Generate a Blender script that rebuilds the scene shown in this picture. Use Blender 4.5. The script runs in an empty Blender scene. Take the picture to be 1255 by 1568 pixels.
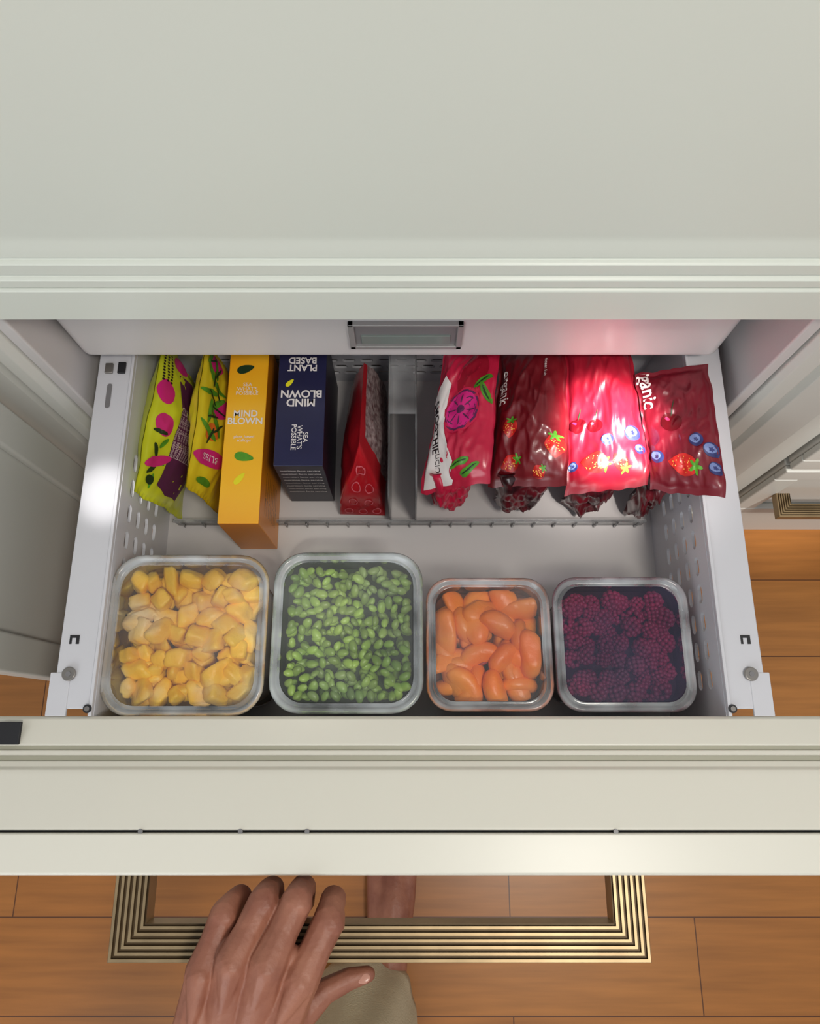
import bpy, bmesh, math, random
import numpy as np
from mathutils import Vector, Matrix, noise, Euler
random.seed(7); np.random.seed(7)
D=bpy.data; SC=bpy.context.scene
try:
    SC.view_settings.view_transform='Standard'
except Exception: pass
HC=1.457
def zd(drop): return HC-drop
def srgb(r,g,b):
    f=lambda c:(c/255/12.92) if c/255<=0.04045 else ((c/255+0.055)/1.055)**2.4
    return (f(r),f(g),f(b),1)

# ---------------- materials
def mat(name,col,rough=0.5,metal=0.0,var=0.0,vscale=8,bump=0.0,bscale=60,col2=None,spec=0.5,island=0.0,frost=0.0,fscale=40,sss=0.0,coat=0.0,bdist=0.004,crough=.15):
    m=D.materials.new(name); m.use_nodes=True
    nt=m.node_tree; N=nt.nodes; L=nt.links
    p=N['Principled BSDF']; p.inputs['Roughness'].default_value=rough; p.inputs['Metallic'].default_value=metal
    p.inputs['Specular IOR Level'].default_value=spec
    if sss: 
        p.inputs['Subsurface Weight'].default_value=sss; p.inputs['Subsurface Radius'].default_value=(0.01,0.004,0.002); p.inputs['Subsurface Scale'].default_value=0.5
    if coat: p.inputs['Coat Weight'].default_value=coat; p.inputs['Coat Roughness'].default_value=crough
    tc=N.new('ShaderNodeTexCoord')
    if col2 is None: col2=tuple(min(1,c*(1-var)) for c in col[:3])+(1,)
    nz=N.new('ShaderNodeTexNoise'); nz.inputs['Scale'].default_value=vscale; nz.inputs['Detail'].default_value=4
    L.new(tc.outputs['Object'],nz.inputs['Vector'])
    rp=N.new('ShaderNodeValToRGB'); rp.color_ramp.elements[0].position=0.35; rp.color_ramp.elements[1].position=0.65
    rp.color_ramp.elements[0].color=col2; rp.color_ramp.elements[1].color=col
    L.new(nz.outputs['Fac'],rp.inputs['Fac']); out=rp.outputs['Color']
    if island:
        g=N.new('ShaderNodeNewGeometry'); mr=N.new('ShaderNodeMapRange')
        mr.inputs['To Min'].default_value=1-island; mr.inputs['To Max'].default_value=1+island
        L.new(g.outputs['Random Per Island'],mr.inputs['Value'])
        hs=N.new('ShaderNodeHueSaturation'); L.new(mr.outputs['Result'],hs.inputs['Value']); L.new(out,hs.inputs['Color']); out=hs.outputs['Color']
    if frost:
        n2=N.new('ShaderNodeTexNoise'); n2.inputs['Scale'].default_value=fscale; n2.inputs['Detail'].default_value=3; L.new(tc.outputs['Object'],n2.inputs['Vector'])
        r2=N.new('ShaderNodeValToRGB'); r2.color_ramp.elements[0].position=0.5; r2.color_ramp.elements[1].position=0.75
        r2.color_ramp.elements[0].color=(0,0,0,1); r2.color_ramp.elements[1].color=(frost,frost,frost,1); L.new(n2.outputs['Fac'],r2.inputs['Fac'])
        mx=N.new('ShaderNodeMixRGB'); mx.inputs['Color2'].default_value=(0.8,0.78,0.74,1); L.new(r2.outputs['Color'],mx.inputs['Fac']); L.new(out,mx.inputs['Color1']); out=mx.outputs['Color']
    L.new(out,p.inputs['Base Color'])
    if bump:
        nb=N.new('ShaderNodeTexNoise'); nb.inputs['Scale'].default_value=bscale; nb.inputs['Detail'].default_value=5; L.new(tc.outputs['Object'],nb.inputs['Vector'])
        b=N.new('ShaderNodeBump'); b.inputs['Strength'].default_value=bump; b.inputs['Distance'].default_value=bdist
        L.new(nb.outputs['Fac'],b.inputs['Height']); L.new(b.outputs['Normal'],p.inputs['Normal'])
    return m
def clear(name,tint=(0.97,0.97,0.97,1),haze=0.06,hcol=(0.8,0.82,0.85,1),rough=0.08,gl=1.0,hs=18):
    m=D.materials.new(name); m.use_nodes=True; nt=m.node_tree; N=nt.nodes; L=nt.links
    N.remove(N['Principled BSDF']); o=N['Material Output']
    t=N.new('ShaderNodeBsdfTransparent'); t.inputs['Color'].default_value=tint
    d=N.new('ShaderNodeBsdfDiffuse'); d.inputs['Color'].default_value=hcol
    g=N.new('ShaderNodeBsdfGlossy'); g.inputs['Roughness'].default_value=rough
    tc=N.new('ShaderNodeTexCoord'); nz=N.new('ShaderNodeTexNoise'); nz.inputs['Scale'].default_value=hs; L.new(tc.outputs['Object'],nz.inputs['Vector'])
    mr=N.new('ShaderNodeMapRange'); mr.inputs['From Min'].default_value=0.35; mr.inputs['From Max'].default_value=0.65; mr.inputs['To Min'].default_value=haze*0.4; mr.inputs['To Max'].default_value=haze*1.6
    L.new(nz.outputs['Fac'],mr.inputs['Value'])
    m1=N.new('ShaderNodeMixShader'); L.new(mr.outputs['Result'],m1.inputs['Fac']); L.new(t.outputs[0],m1.inputs[1]); L.new(d.outputs[0],m1.inputs[2])
    fr=N.new('ShaderNodeFresnel'); fr.inputs['IOR'].default_value=1.0+0.45*gl
    m2=N.new('ShaderNodeMixShader'); L.new(fr.outputs[0],m2.inputs['Fac']); L.new(m1.outputs[0],m2.inputs[1]); L.new(g.outputs[0],m2.inputs[2])
    L.new(m2.outputs[0],o.inputs['Surface']); return m

M_door=mat('painted_white',srgb(216,220,211),0.38,var=0.03,vscale=2)
M_front=mat('painted_white_warm',srgb(224,221,209),0.35,var=0.03,vscale=2)
M_liner=mat('freezer_liner_plastic',srgb(204,200,200),0.35,var=0.03,vscale=3)
M_rail=mat('powder_coated_steel',srgb(206,206,212),0.32,var=0.03,vscale=5)
M_cab=mat('cabinet_paint',srgb(210,210,204),0.4,var=0.04,vscale=3)
M_gasket=mat('gasket_rubber',srgb(176,174,156),0.5,var=0.08)
M_dark=mat('dark_gap',srgb(28,28,32),0.6,var=0.1)
M_grey=mat('grey_plastic',srgb(120,118,120),0.4,var=0.1)
M_grey2=mat('grey_metal_frame',srgb(160,158,158),0.35,metal=0.3,var=0.05)
M_bolt=mat('steel_bolt',srgb(150,145,140),0.3,metal=0.8,var=0.1)
M_bronze=mat('brushed_bronze',srgb(168,146,112),0.40,metal=0.75,var=0.2,vscale=30)
M_groove=mat('bronze_groove',srgb(98,80,56),0.5,metal=0.5,var=0.2,vscale=30)
M_clear=clear('clear_plastic',haze=0.16,hcol=(.72,.74,.78,1))
M_bin=clear('clear_acrylic',haze=0.12)
M_rim=clear('frosted_plastic_rim',haze=0.38,hcol=(0.62,0.66,0.70,1),rough=0.12)

def new_obj(name,verts,faces,m=None,parent=None,smooth=False):
    me=D.meshes.new(name); me.from_pydata([tuple(v) for v in verts],[],faces); me.update()
    ob=D.objects.new(name,me); SC.collection.objects.link(ob)
    if m: me.materials.append(m)
    if smooth:
        for p in me.polygons: p.use_smooth=True
    if parent: ob.parent=parent
    return ob
def empty(name,loc=(0,0,0)):
    e=D.objects.new(name,None); SC.collection.objects.link(e); e.empty_display_size=0.05; return e
def recalc(ob):
    bm=bmesh.new(); bm.from_mesh(ob.data); bmesh.ops.recalc_face_normals(bm,faces=bm.faces); bm.to_mesh(ob.data); bm.free()
def bevel(ob,w,seg=3):
    md=ob.modifiers.new('bev','BEVEL'); md.width=w; md.segments=seg; md.limit_method='ANGLE'; md.angle_limit=0.6
    for p in ob.data.polygons: p.use_smooth=True
    md.harden_normals=False
    wn=ob.modifiers.new('wn','WEIGHTED_NORMAL'); wn.keep_sharp=True
def box(name,a,b,m,parent=None,bev=0.0):
    x0,y0,z0=a;x1,y1,z1=b
    v=[(x0,y0,z0),(x1,y0,z0),(x1,y1,z0),(x0,y1,z0),(x0,y0,z1),(x1,y0,z1),(x1,y1,z1),(x0,y1,z1)]
    f=[(0,3,2,1),(4,5,6,7),(0,1,5,4),(1,2,6,5),(2,3,7,6),(3,0,4,7)]
    ob=new_obj(name,v,f,m,parent)
    if bev: bevel(ob,bev)
    return ob
def extrude_x(name,prof,x0,x1,m,parent=None,bev=0):
    n=len(prof); v=[(x0,y,z) for y,z in prof]+[(x1,y,z) for y,z in prof]
    f=[(i,(i+1)%n,(i+1)%n+n,i+n) for i in range(n)]+[tuple(range(n)),tuple(range(2*n-1,n-1,-1))]
    ob=new_obj(name,v,f,m,parent); recalc(ob)
    if bev: bevel(ob,bev,2)
    return ob
def extrude_z(name,prof,z0,z1,m,parent=None,bev=0):
    n=len(prof); v=[(x,y,z0) for x,y in prof]+[(x,y,z1) for x,y in prof]
    f=[(i,(i+1)%n,(i+1)%n+n,i+n) for i in range(n)]+[tuple(range(n)),tuple(range(2*n-1,n-1,-1))]
    ob=new_obj(name,v,f,m,parent); recalc(ob)
    if bev: bevel(ob,bev,2)
    return ob
def rrect(cx,cy,hw,hd,r,n=7):
    pts=[]
    for (sx,sy,a0) in ((1,1,0),(-1,1,90),(-1,-1,180),(1,-1,270)):
        for i in range(n):
            a=math.radians(a0+90*i/(n-1)); pts.append((cx+sx*(hw-r)+r*math.cos(a),cy+sy*(hd-r)+r*math.sin(a)))
    return pts
def loft(name,loops,m,parent=None,cap0=False,cap1=False,smooth=True):
    v=[];f=[];n=None
    for (pts,z) in loops:
        n=len(pts); v+= [(x,y,z) for x,y in pts]
    for k in range(len(loops)-1):
        for i in range(n):
            j=(i+1)%n; f.append((k*n+i,k*n+j,(k+1)*n+j,(k+1)*n+i))
    if cap0: f.append(tuple(range(n-1,-1,-1)))
    if cap1: f.append(tuple(range((len(loops)-1)*n,len(loops)*n)))
    return new_obj(name,v,f,m,parent,smooth=smooth)
def cyl(name,c,axis,r,h,m,parent=None,n=24,bev=0):
    A=Vector(axis).normalized(); q=A.to_track_quat('Z','Y')
    v=[];f=[]
    for k in (0,1):
        for i in range(n):
            a=2*math.pi*i/n; v.append(Vector(c)+q@Vector((r*math.cos(a),r*math.sin(a),h*k)))
    f=[(i,(i+1)%n,(i+1)%n+n,i+n) for i in range(n)]+[tuple(range(n-1,-1,-1)),tuple(range(n,2*n))]
    ob=new_obj(name,v,f,m,parent)
    if bev: bevel(ob,bev,2)
    return ob
def slots_cut(ob,slots,plane):
    v=[];f=[]
    for (a,z,la,lz,c) in slots:
        r=lz/2; pts=[]
        for i in range(7):
            t=-math.pi/2+math.pi*i/6; pts.append((a+la/2-r+r*math.cos(t),z+r*math.sin(t)))
        for i in range(7):
            t=math.pi/2+math.pi*i/6; pts.append((a-la/2+r+r*math.cos(t),z+r*math.sin(t)))
        n=len(pts); b=len(v)
        for s in (-0.012,0.012):
            for (p,q) in pts:
                v.append((c+s,p,q) if plane=='x' else (p,c+s,q))
        f+=[(b+i,b+(i+1)%n,b+(i+1)%n+n,b+i+n) for i in range(n)]+[tuple(b+i for i in range(n-1,-1,-1)),tuple(b+n+i for i in range(n))]
    cut=new_obj('cutter',v,f); recalc(cut)
    md=ob.modifiers.new('cut','BOOLEAN'); md.object=cut; md.operation='DIFFERENCE'; md.solver='EXACT'
    dg=bpy.context.evaluated_depsgraph_get(); me=D.meshes.new_from_object(ob.evaluated_get(dg))
    ob.modifiers.clear(); ob.data=me
    D.objects.remove(cut,do_unlink=True)

# ================= ROOM =================
def floor_mat():
    m=D.materials.new('oak_planks'); m.use_nodes=True; nt=m.node_tree; N=nt.nodes; L=nt.links; p=N['Principled BSDF']
    tc=N.new('ShaderNodeTexCoord'); mp=N.new('ShaderNodeMapping'); mp.inputs['Location'].default_value=(0.386,0.019,0)
    L.new(tc.outputs['Object'],mp.inputs['Vector'])
    br=N.new('ShaderNodeTexBrick'); br.inputs['Scale'].default_value=1; br.inputs['Brick Width'].default_value=0.9; br.inputs['Row Height'].default_value=0.155
    br.inputs['Mortar Size'].default_value=0.0012; br.inputs['Mortar Smooth'].default_value=0.2; br.offset=0.37
    br.inputs['Color1'].default_value=srgb(190,128,64); br.inputs['Color2'].default_value=srgb(172,110,50); br.inputs['Mortar'].default_value=srgb(100,58,28)
    L.new(mp.outputs[0],br.inputs['Vector'])
    m2=N.new('ShaderNodeMapping'); m2.inputs['Scale'].default_value=(1.5,22,1); L.new(tc.outputs['Object'],m2.inputs['Vector'])
    nz=N.new('ShaderNodeTexNoise'); nz.inputs['Scale'].default_value=3; nz.inputs['Detail'].default_value=8; L.new(m2.outputs[0],nz.inputs['Vector'])
    rp=N.new('ShaderNodeValToRGB'); rp.color_ramp.elements[0].color=(0.72,0.68,0.62,1); rp.color_ramp.elements[1].color=(1.1,1.06,1,1)
    rp.color_ramp.elements[0].position=.25; rp.color_ramp.elements[1].position=.75
    L.new(nz.outputs['Fac'],rp.inputs['Fac'])
    mx=N.new('ShaderNodeMixRGB'); mx.blend_type='MULTIPLY'; mx.inputs['Fac'].default_value=1; L.new(br.outputs['Color'],mx.inputs['Color1']); L.new(rp.outputs['Color'],mx.inputs['Color2'])
    L.new(mx.outputs[0],p.inputs['Base Color']); p.inputs['Roughness'].default_value=0.35
    return m
box('floor',(-2.2,-2.2,-0.03),(2.2,1.2,0),floor_mat())
box('wall_back',(-2.2,1.1,0),(2.2,1.2,2.6),mat('wall_paint',srgb(205,205,198),0.7,var=0.03))

# right neighbouring cabinet
rc=empty('kitchen_cabinet')
prof=[(0.432,0.9),(0.432,0.398),(0.440,0.392),(0.462,0.392),(0.469,0.398),(0.475,0.410),(0.482,0.410),(0.488,0.400),(0.545,0.400),(0.553,0.406),(0.556,0.412),(0.600,0.412),(0.600,0.9)]
extrude_z('stile',prof,0.10,1.95,M_cab,rc,0.0015)
box('carcass',(0.60,0.42,0.0),(1.7,0.95,0.9),M_cab,rc)
box('toe_board',(0.44,0.398,0.0),(1.7,0.43,0.12),M_cab,rc,0.003)
def framed_front(x0,x1,z0,z1,y,parent,m,i):
    box('drawer_front_%d'%i,(x0,y,z0),(x1,y+0.02,z1),m,parent,0.003)
    w=0.04
    for k,(a,b,c,d) in enumerate(((x0,x1,z1-w,z1),(x0,x1,z0,z0+w),(x0,x0+w,z0+w,z1-w),(x1-w,x1,z0+w,z1-w))):
        box('frame_%d_%d'%(i,k),(a,y-0.012,c),(b,y,d),m,parent,0.003)
framed_front(0.605,1.4,0.13,0.37,0.405,rc,M_cab,1)
framed_front(0.605,1.4,0.38,0.62,0.405,rc,M_cab,2)
framed_front(0.605,1.4,0.63,0.86,0.405,rc,M_cab,3)
box('countertop',(0.60,0.36,0.9),(1.7,0.95,0.93),M_door,rc,0.004)

def grooved_handle(name,xl,xr,y0,y1,ztop,w,h,parent):
    pr=[(0,-h),(0,-0.001)]; gi=set()
    n=6; st=w/n
    for i in range(n):
        o=i*st; pr+=[(o+0.0008,0),(o+st*0.60,0)]; gi.add(len(pr)-1)
        pr+=[(o+st*0.68,-0.0034)]; gi.add(len(pr)-1)
        pr+=[(o+st*0.97,-0.0034)]
    pr+=[(w,0),(w,-h)]
    v=[];f=[];mi=[];m=len(pr)
    for k in range(4):
        for (o,z) in pr:
            if k==0: v.append((xl+o,y0,ztop+z))
            elif k==1: v.append((xl+o,y1+o,ztop+z))
            elif k==2: v.append((xr-o,y1+o,ztop+z))
            else: v.append((xr-o,y0,ztop+z))
    for k in range(3):
        for i in range(m):
            j=(i+1)%m; f.append((k*m+i,k*m+j,(k+1)*m+j,(k+1)*m+i)); mi.append(1 if i in gi else 0)
    f+=[tuple(range(m)),tuple(range(4*m-1,3*m-1,-1))]; mi+=[0,0]
    ob=new_obj(name,v,f,M_bronze,parent); ob.data.materials.append(M_groove)
    for p,i in zip(ob.data.polygons,mi): p.material_index=i
    recalc(ob); return ob
grooved_handle('pull_handle',0.640,1.15,0.393,0.350,0.262,0.024,0.016,rc)

lc=empty('side_cabinet')
prof=[(-0.432,0.9),(-0.432,0.398),(-0.440,0.390),(-0.456,0.390),(-0.463,0.396),(-0.468,0.408),(-0.475,0.408),(-0.480,0.400),(-0.600,0.400),(-0.600,0.9)]
extrude_z('stile',prof,0.0,1.95,M_cab,lc,0.0015)
box('door_slab',(-0.535,0.066,0.10),(-0.515,0.385,0.84),M_cab,lc,0.003)
for k,(a,b,c,d) in enumerate(((0.066,0.385,0.78,0.84),(0.066,0.385,0.10,0.17),(0.066,0.115,0.17,0.78),(0.335,0.385,0.17,0.78))):
    box('door_frame_%d'%k,(-0.515,a,c),(-0.503,b,d),M_cab,lc,0.004)
box('carcass',(-1.4,0.40,0.0),(-0.60,0.95,0.9),M_cab,lc)

# ================= REFRIGERATOR =================
fr=empty('refrigerator')
yd=0.385
P=lambda y,d:(y,zd(d))
prof=[P(.44,.6255),P(yd+.002,.6255),P(yd,.6235),P(yd,.577),P(yd+.0015,.5755),P(yd+.004,.5745),P(yd+.0042,.5725),P(yd+.001,.5715),P(yd+.001,.562),P(yd+.0025,.5605),P(yd+.005,.5595),P(yd+.0055,.5570),P(yd+.0035,.5560),P(yd+.0035,.5420),P(yd+.006,.5405),P(yd+.0085,.5400),P(yd+.009,.5375),P(yd+.0075,.536),P(yd+.0085,.526),P(yd+.0105,.520),P(yd+.011,.512),P(yd+.011,-.45),P(.44,-.45)]
extrude_x('upper_door',prof,-0.46,0.46,M_door,fr,0.0006)
ub=box('upper_compartment',(-0.412,0.447,zd(.816)),(0.386,0.98,zd(.30)),M_liner,fr)
bevel(ub,0.014,5)
rx0,rx1,rz0,rz1=-0.072,0.062,zd(.781),zd(.727)
for k,(a,b,c,d) in enumerate(((rx0,rx1,rz1-.004,rz1),(rx0,rx1,rz0,rz0+.006),(rx0,rx0+.007,rz0,rz1),(rx1-.007,rx1,rz0,rz1))):
    box('recess_frame_%d'%k,(a,0.441,c),(b,0.450,d),M_grey2,fr,0.001)
box('recess_back',(rx0+.006,0.4445,rz0+.005),(rx1-.006,0.449,rz1-.003),M_grey,fr)
box('recess_lens',(rx0+.014,0.4425,rz0+.010),(rx1-.014,0.446,rz0+.028),mat('lamp_lens',srgb(120,130,126),0.15,var=0.1),fr,0.001)
box('side_wall_left',(-0.432,0.40,0.05),(-0.416,1.0,1.95),M_liner,fr,0.003)
box('side_wall_right',(0.414,0.40,0.05),(0.430,1.0,1.95),M_liner,fr,0.003)
box('cavity_back',(-0.416,0.96,0.05),(0.414,0.98,0.8),M_liner,fr)
box('cavity_base',(-0.416,0.42,0.05),(0.414,0.96,0.12),M_liner,fr)

# ---- drawer
ZR=zd(.835); ZF=zd(1.02); YB=.524
dr=empty('freezer_drawer')
box('base_panel',(-0.36,0.008,ZF-0.006),(0.36,YB,ZF),M_liner,dr)
for sgn,nm in ((-1,'left'),(1,'right')):
    a,b=sorted((sgn*0.355,sgn*0.359))
    w=box('side_'+nm,(a,0.010,ZF),(b,YB,ZR-0.004),M_rail,dr)
    sl=[]
    for i in range(9):
        for dz in (.872,.902,.932,.962):
            sl.append((0.055+0.034*i,zd(dz),0.024,0.012,sgn*0.357))
    slots_cut(w,sl,'x')
    a,b=sorted((sgn*0.357,sgn*0.402))
    y0=0.020
    fl=box('rail_'+nm,(a,y0,ZR-0.004),(b,YB,ZR),M_rail,dr,0.0015)
    a2,b2=sorted((sgn*0.398,sgn*0.402))
    box('rail_lip_'+nm,(a2,y0,ZR-0.02),(b2,YB,ZR-0.002),M_rail,dr,0.001)
    a3,b3=sorted((sgn*0.3555,sgn*0.3595))
    box('rail_inner_ridge_'+nm,(a3,0.012,ZR-0.004),(b3,YB,ZR+0.003),M_rail,dr,0.001)
    a4,b4=sorted((sgn*0.385,sgn*0.408))
    box('bracket_'+nm,(a4,0.012,ZR-0.003),(b4,0.06,ZR+0.001),M_rail,dr,0.001)
    cyl('bolt_'+nm,(sgn*0.386,0.058,ZR+0.0008),(0,0,1),0.0078,0.004,M_bolt,dr,24,0.001)
    cyl('bolt_slot_'+nm,(sgn*0.386,0.058,ZR+0.005),(0,0,1),0.003,0.0005,M_grey,dr,12)
    cyl('screw_'+nm,(sgn*0.360,0.020,ZR+0.0032),(0,0,1),0.0048,0.0012,M_dark,dr,20)
    cyl('screw_head_'+nm,(sgn*0.360,0.020,ZR+0.0042),(0,0,1),0.0028,0.0012,M_bolt,dr,20)
    box('cutout_a_'+nm,(sgn*0.386-0.0055,0.092,ZR),(sgn*0.386-0.003,0.102,ZR+0.0008),M_dark,dr)
    box('cutout_b_'+nm,(sgn*0.386+0.002,0.092,ZR),(sgn*0.386+0.0055,0.102,ZR+0.0008),M_dark,dr)
    box('cutout_c_'+nm,(sgn*0.386-0.003,0.099,ZR),(sgn*0.386+0.002,0.102,ZR+0.0008),M_dark,dr)
new_obj('oblong_hole',[(x,y,ZR+0.0007) for x,y in rrect(-0.384,0.405,0.0032,0.017,0.0031)],[tuple(range(28))],M_grey,dr)
box('rail_hook',(-0.392,0.436,ZR),(-0.382,0.450,ZR+0.004),M_bolt,dr,0.001)
box('rail_hook_2',(-0.376,0.436,ZR),(-0.366,0.452,ZR+0.003),M_dark,dr,0.001)
bw=box('rear_wall',(-0.359,YB-.004,ZF),(0.359,YB,ZR-0.01),M_rail,dr)
sl=[]
for i in range(24):
    for k,dz in enumerate((.915,.934,.953,.972,.991)):
        sl.append((-0.30+0.0262*i+(0.013 if k%2 else 0),zd(dz),0.020,0.010,YB-.002))
slots_cut(bw,sl,'y')
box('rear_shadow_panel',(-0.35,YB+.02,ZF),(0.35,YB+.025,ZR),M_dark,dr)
pr=[P(.004,1.03),P(.012,1.03),P(.012,.838),P(.009,.834),P(-.016,.826),P(-.019,.826),P(-.0195,.829),P(-.023,.829),P(-.024,.823),P(-.0285,.822),P(-.0292,.825),P(-.034,.825),P(-.035,.819),P(-.040,.817),P(-.043,.812),P(-.048,.810),P(-.0955,.798),P(-.0985,.797),P(-.1005,.797),P(-.1005,.82),P(-.1005,1.30),P(.004,1.30)]
extrude_x('front_liner',pr,-0.49,0.49,M_front,dr,0.0006)
for k,(y,d) in enumerate(((-.0212,.8275),(-.0316,.8235))):
    box('gasket_%d'%k,(-0.485,y-.0018,zd(d)-.004),(0.485,y+.0018,zd(d)),M_gasket,dr)
box('front_gap',(-0.487,-0.1050,0.15),(0.487,-0.1003,zd(.803)),M_dark,dr)
fp=box('front_panel',(-0.49,-0.1415,0.13),(0.49,-0.1032,zd(.7945)),M_front,dr,0.002)
for k,x in enumerate((-0.275,-0.173,-0.105,0.21)):
    cyl('panel_clip_%d'%k,(x,-0.1018,zd(.7966)),(0,0,1),0.0025,0.0012,M_grey,dr,14)
box('hinge_block',(-0.455,-0.018,zd(.826)),(-0.4265,0.006,zd(.822)),M_dark,dr,0.001)
for k,(a,b,c,d) in enumerate(((-0.49,0.49,0.58,0.65),(-0.49,0.49,0.13,0.20),(-0.49,-0.43,0.20,0.58),(0.43,0.49,0.20,0.58))):
    box('front_trim_%d'%k,(a,-0.1445,c),(b,-0.1415,d),M_front,dr,0.0012)
ZH=zd(.82)
grooved_handle('pull_handle',-0.304,0.2425,-0.141,-0.2265,ZH,0.0355,0.024,dr)

# ---- clear bin (part of the drawer)
yb=0.285
box('bin_front',(-0.340,yb,ZF+0.001),(0.340,yb+0.002,ZF+0.022),M_bin,dr)
box('bin_lip',(-0.342,yb-0.002,ZF+0.021),(0.342,yb+0.004,ZF+0.024),M_bin,dr,0.001)
for i in range(23):
    x=-0.33+0.03*i; box('bin_rib_%d'%i,(x-.0012,yb-.0035,ZF+0.002),(x+.0012,yb,ZF+0.022),M_bin,dr,0.0005)
for k,x in enumerate((-0.028,0.008)):
    box('divider_%d'%k,(x-.0012,yb+.002,ZF+0.001),(x+.0012,0.515,ZF+0.130),M_bin,dr,0.0006)
box('divider_top',(-0.0292,yb+.12,ZF+0.129),(0.0092,0.515,ZF+0.132),M_bin,dr,0.0006)

# ================= POUCHES =================
class Pouch:
    def __init__(s,name,c,th,mt,res=(56,72),wr=0.004,seed=0,seal=0.05,ex=.45,sag=0):
        s.c=[Vector(p) for p in c]; s.th=th; s.wr=wr; s.seed=seed; s.seal=seal; s.ex=ex; s.sag=sag
        s.W=((s.c[1]-s.c[0]).length+(s.c[2]-s.c[3]).length)/2; s.H=((s.c[3]-s.c[0]).length+(s.c[2]-s.c[1]).length)/2
        nS,nT=res; v=[];f=[]
        for side in (1,-1):
            for j in range(nT+1):
                for i in range(nS+1): v.append(s.P(i/nS,j/nT,side))
        o=(nS+1)*(nT+1)
        for j in range(nT):
            for i in range(nS):
                a=j*(nS+1)+i; q=(a,a+nS+1,a+nS+2,a+1); f.append(q); f.append(tuple(o+k for k in reversed(q)))
        s.ob=new_obj(name,v,f,mt,None,True)
        bm=bmesh.new(); bm.from_mesh(s.ob.data); bmesh.ops.remove_doubles(bm,verts=bm.verts,dist=0.00005); bmesh.ops.recalc_face_normals(bm,faces=bm.faces); bm.to_mesh(s.ob.data); bm.free()
    def P(s,u,t,side=1,off=0):
        a,b,c,d=s.c
        p=a*(1-u)*(1-t)+b*u*(1-t)+c*u*t+d*(1-u)*t
        du=(b-a)*(1-t)+(c-d)*t; dt=(d-a)*(1-u)+(c-b)*u
        n=dt.cross(du).normalized()
        g=lambda x:max(0.0,min(1.0,(x-s.seal)/(1-2*s.seal)))
        k=(max(0,math.sin(math.pi*g(u)))*max(0,math.sin(math.pi*g(t))))**s.ex
        r1=1-abs(noise.noise(Vector((u*3.2+t*2.4+s.seed,t*5-u*2.1,side*3.3))))*2
        r2=1-abs(noise.noise(Vector((u*7+s.seed*1.7,t*9+u*3,side*1.7))))*2
        r3=1-abs(noise.noise(Vector((u*5-t*7+s.seed*.7,t*6+u*9,side*2.7))))*2
        nz=r1*0.8+r2*0.5+r3*.45+noise.noise(Vector((u*4+s.seed*3.1,t*5,side*3.3)))
        wave=noise.noise(Vector((u*2.6+s.seed,t*2.6,9.0)))*s.wr*1.8
        edge=min(u,1-u,t,1-t)
        cr=0.0006*math.sin(t*400) if (u<s.seal or u>1-s.seal) else 0
        q=p+n*(side*(s.th*k*0.5+nz*s.wr*min(1,k*1.3)+0.0004+off)+wave+cr)
        if edge<.12:
            q+=du.normalized()*(.003*noise.noise(Vector((t*6,s.seed,1))))+dt.normalized()*(.004*noise.noise(Vector((u*6,s.seed,4))))
        if s.sag: q.z-=s.sag*max(0,(t-.82)/.18)**2*(1+.5*noise.noise(Vector((u*4,s.seed,0))))
        return q
    def decal(s,name,pts,mt,off=0.0007,side=1):
        cx=sum(p[0] for p in pts)/len(pts); cy=sum(p[1] for p in pts)/len(pts)
        R=6; v=[s.P(cx,cy,side,off)]; f=[]; n=len(pts)
        for r in range(1,R+1):
            for (x,y) in pts:
                q=r/R; v.append(s.P(cx+(x-cx)*q,cy+(y-cy)*q,side,off))
        for i in range(n):
            j=(i+1)%n; f.append((0,1+i,1+j))
            for r in range(R-1): f.append((1+r*n+i,1+(r+1)*n+i,1+(r+1)*n+j,1+r*n+j))
        return new_obj(name,v,f,mt,s.ob,True)
    def dense(s,name,pts,mt,off=.0008,side=1,k=6):
        q=[]
        for i in range(len(pts)):
            a=pts[i];b=pts[(i+1)%len(pts)]
            for j in range(k): q.append((a[0]+(b[0]-a[0])*j/k,a[1]+(b[1]-a[1])*j/k))
        return s.decal(name,q,mt,off,side)
    def ell(s,name,cx,cy,rx,ry,mt,ang=0,off=0.0007,n=20,side=1,fn=None):
        pts=[]
        for i in range(n):
            a=2*math.pi*i/n; k=fn(a) if fn else 1
            x=rx*k*math.cos(a); y=ry*k*math.sin(a)
            X=x*math.cos(ang)-y*math.sin(ang); Y=x*math.sin(ang)+y*math.cos(ang)
            pts.append((min(.985,max(.015,cx+X/s.W)),min(.985,max(.015,cy+Y/s.H))))
        return s.decal(name,pts,mt,off,side)
    def text(s,body,cx,cy,size,mt,rot=0,off=0.0010,side=1,flip=False,bold=0.0):
        cu=D.curves.new('t','FONT'); cu.body=body; cu.size=size; cu.align_x='CENTER'; cu.align_y='CENTER'; cu.offset=bold
        to=D.objects.new('t',cu); SC.collection.objects.link(to)
        dg=bpy.context.evaluated_depsgraph_get(); me=D.meshes.new_from_object(to.evaluated_get(dg)); D.objects.remove(to,do_unlink=True)
        for v in me.vertices:
            x,y=v.co.x,-v.co.y
            if flip: x=-x
            X=x*math.cos(rot)-y*math.sin(rot); Y=x*math.sin(rot)+y*math.cos(rot)
            u=min(.98,max(.02,cx+X/s.W)); t=min(.98,max(.02,cy+Y/s.H))
            v.co=s.P(u,t,side,off)
        ob=D.objects.new('lettering',me); SC.collection.objects.link(ob); me.materials.clear(); me.materials.append(mt); ob.parent=s.ob

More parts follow.
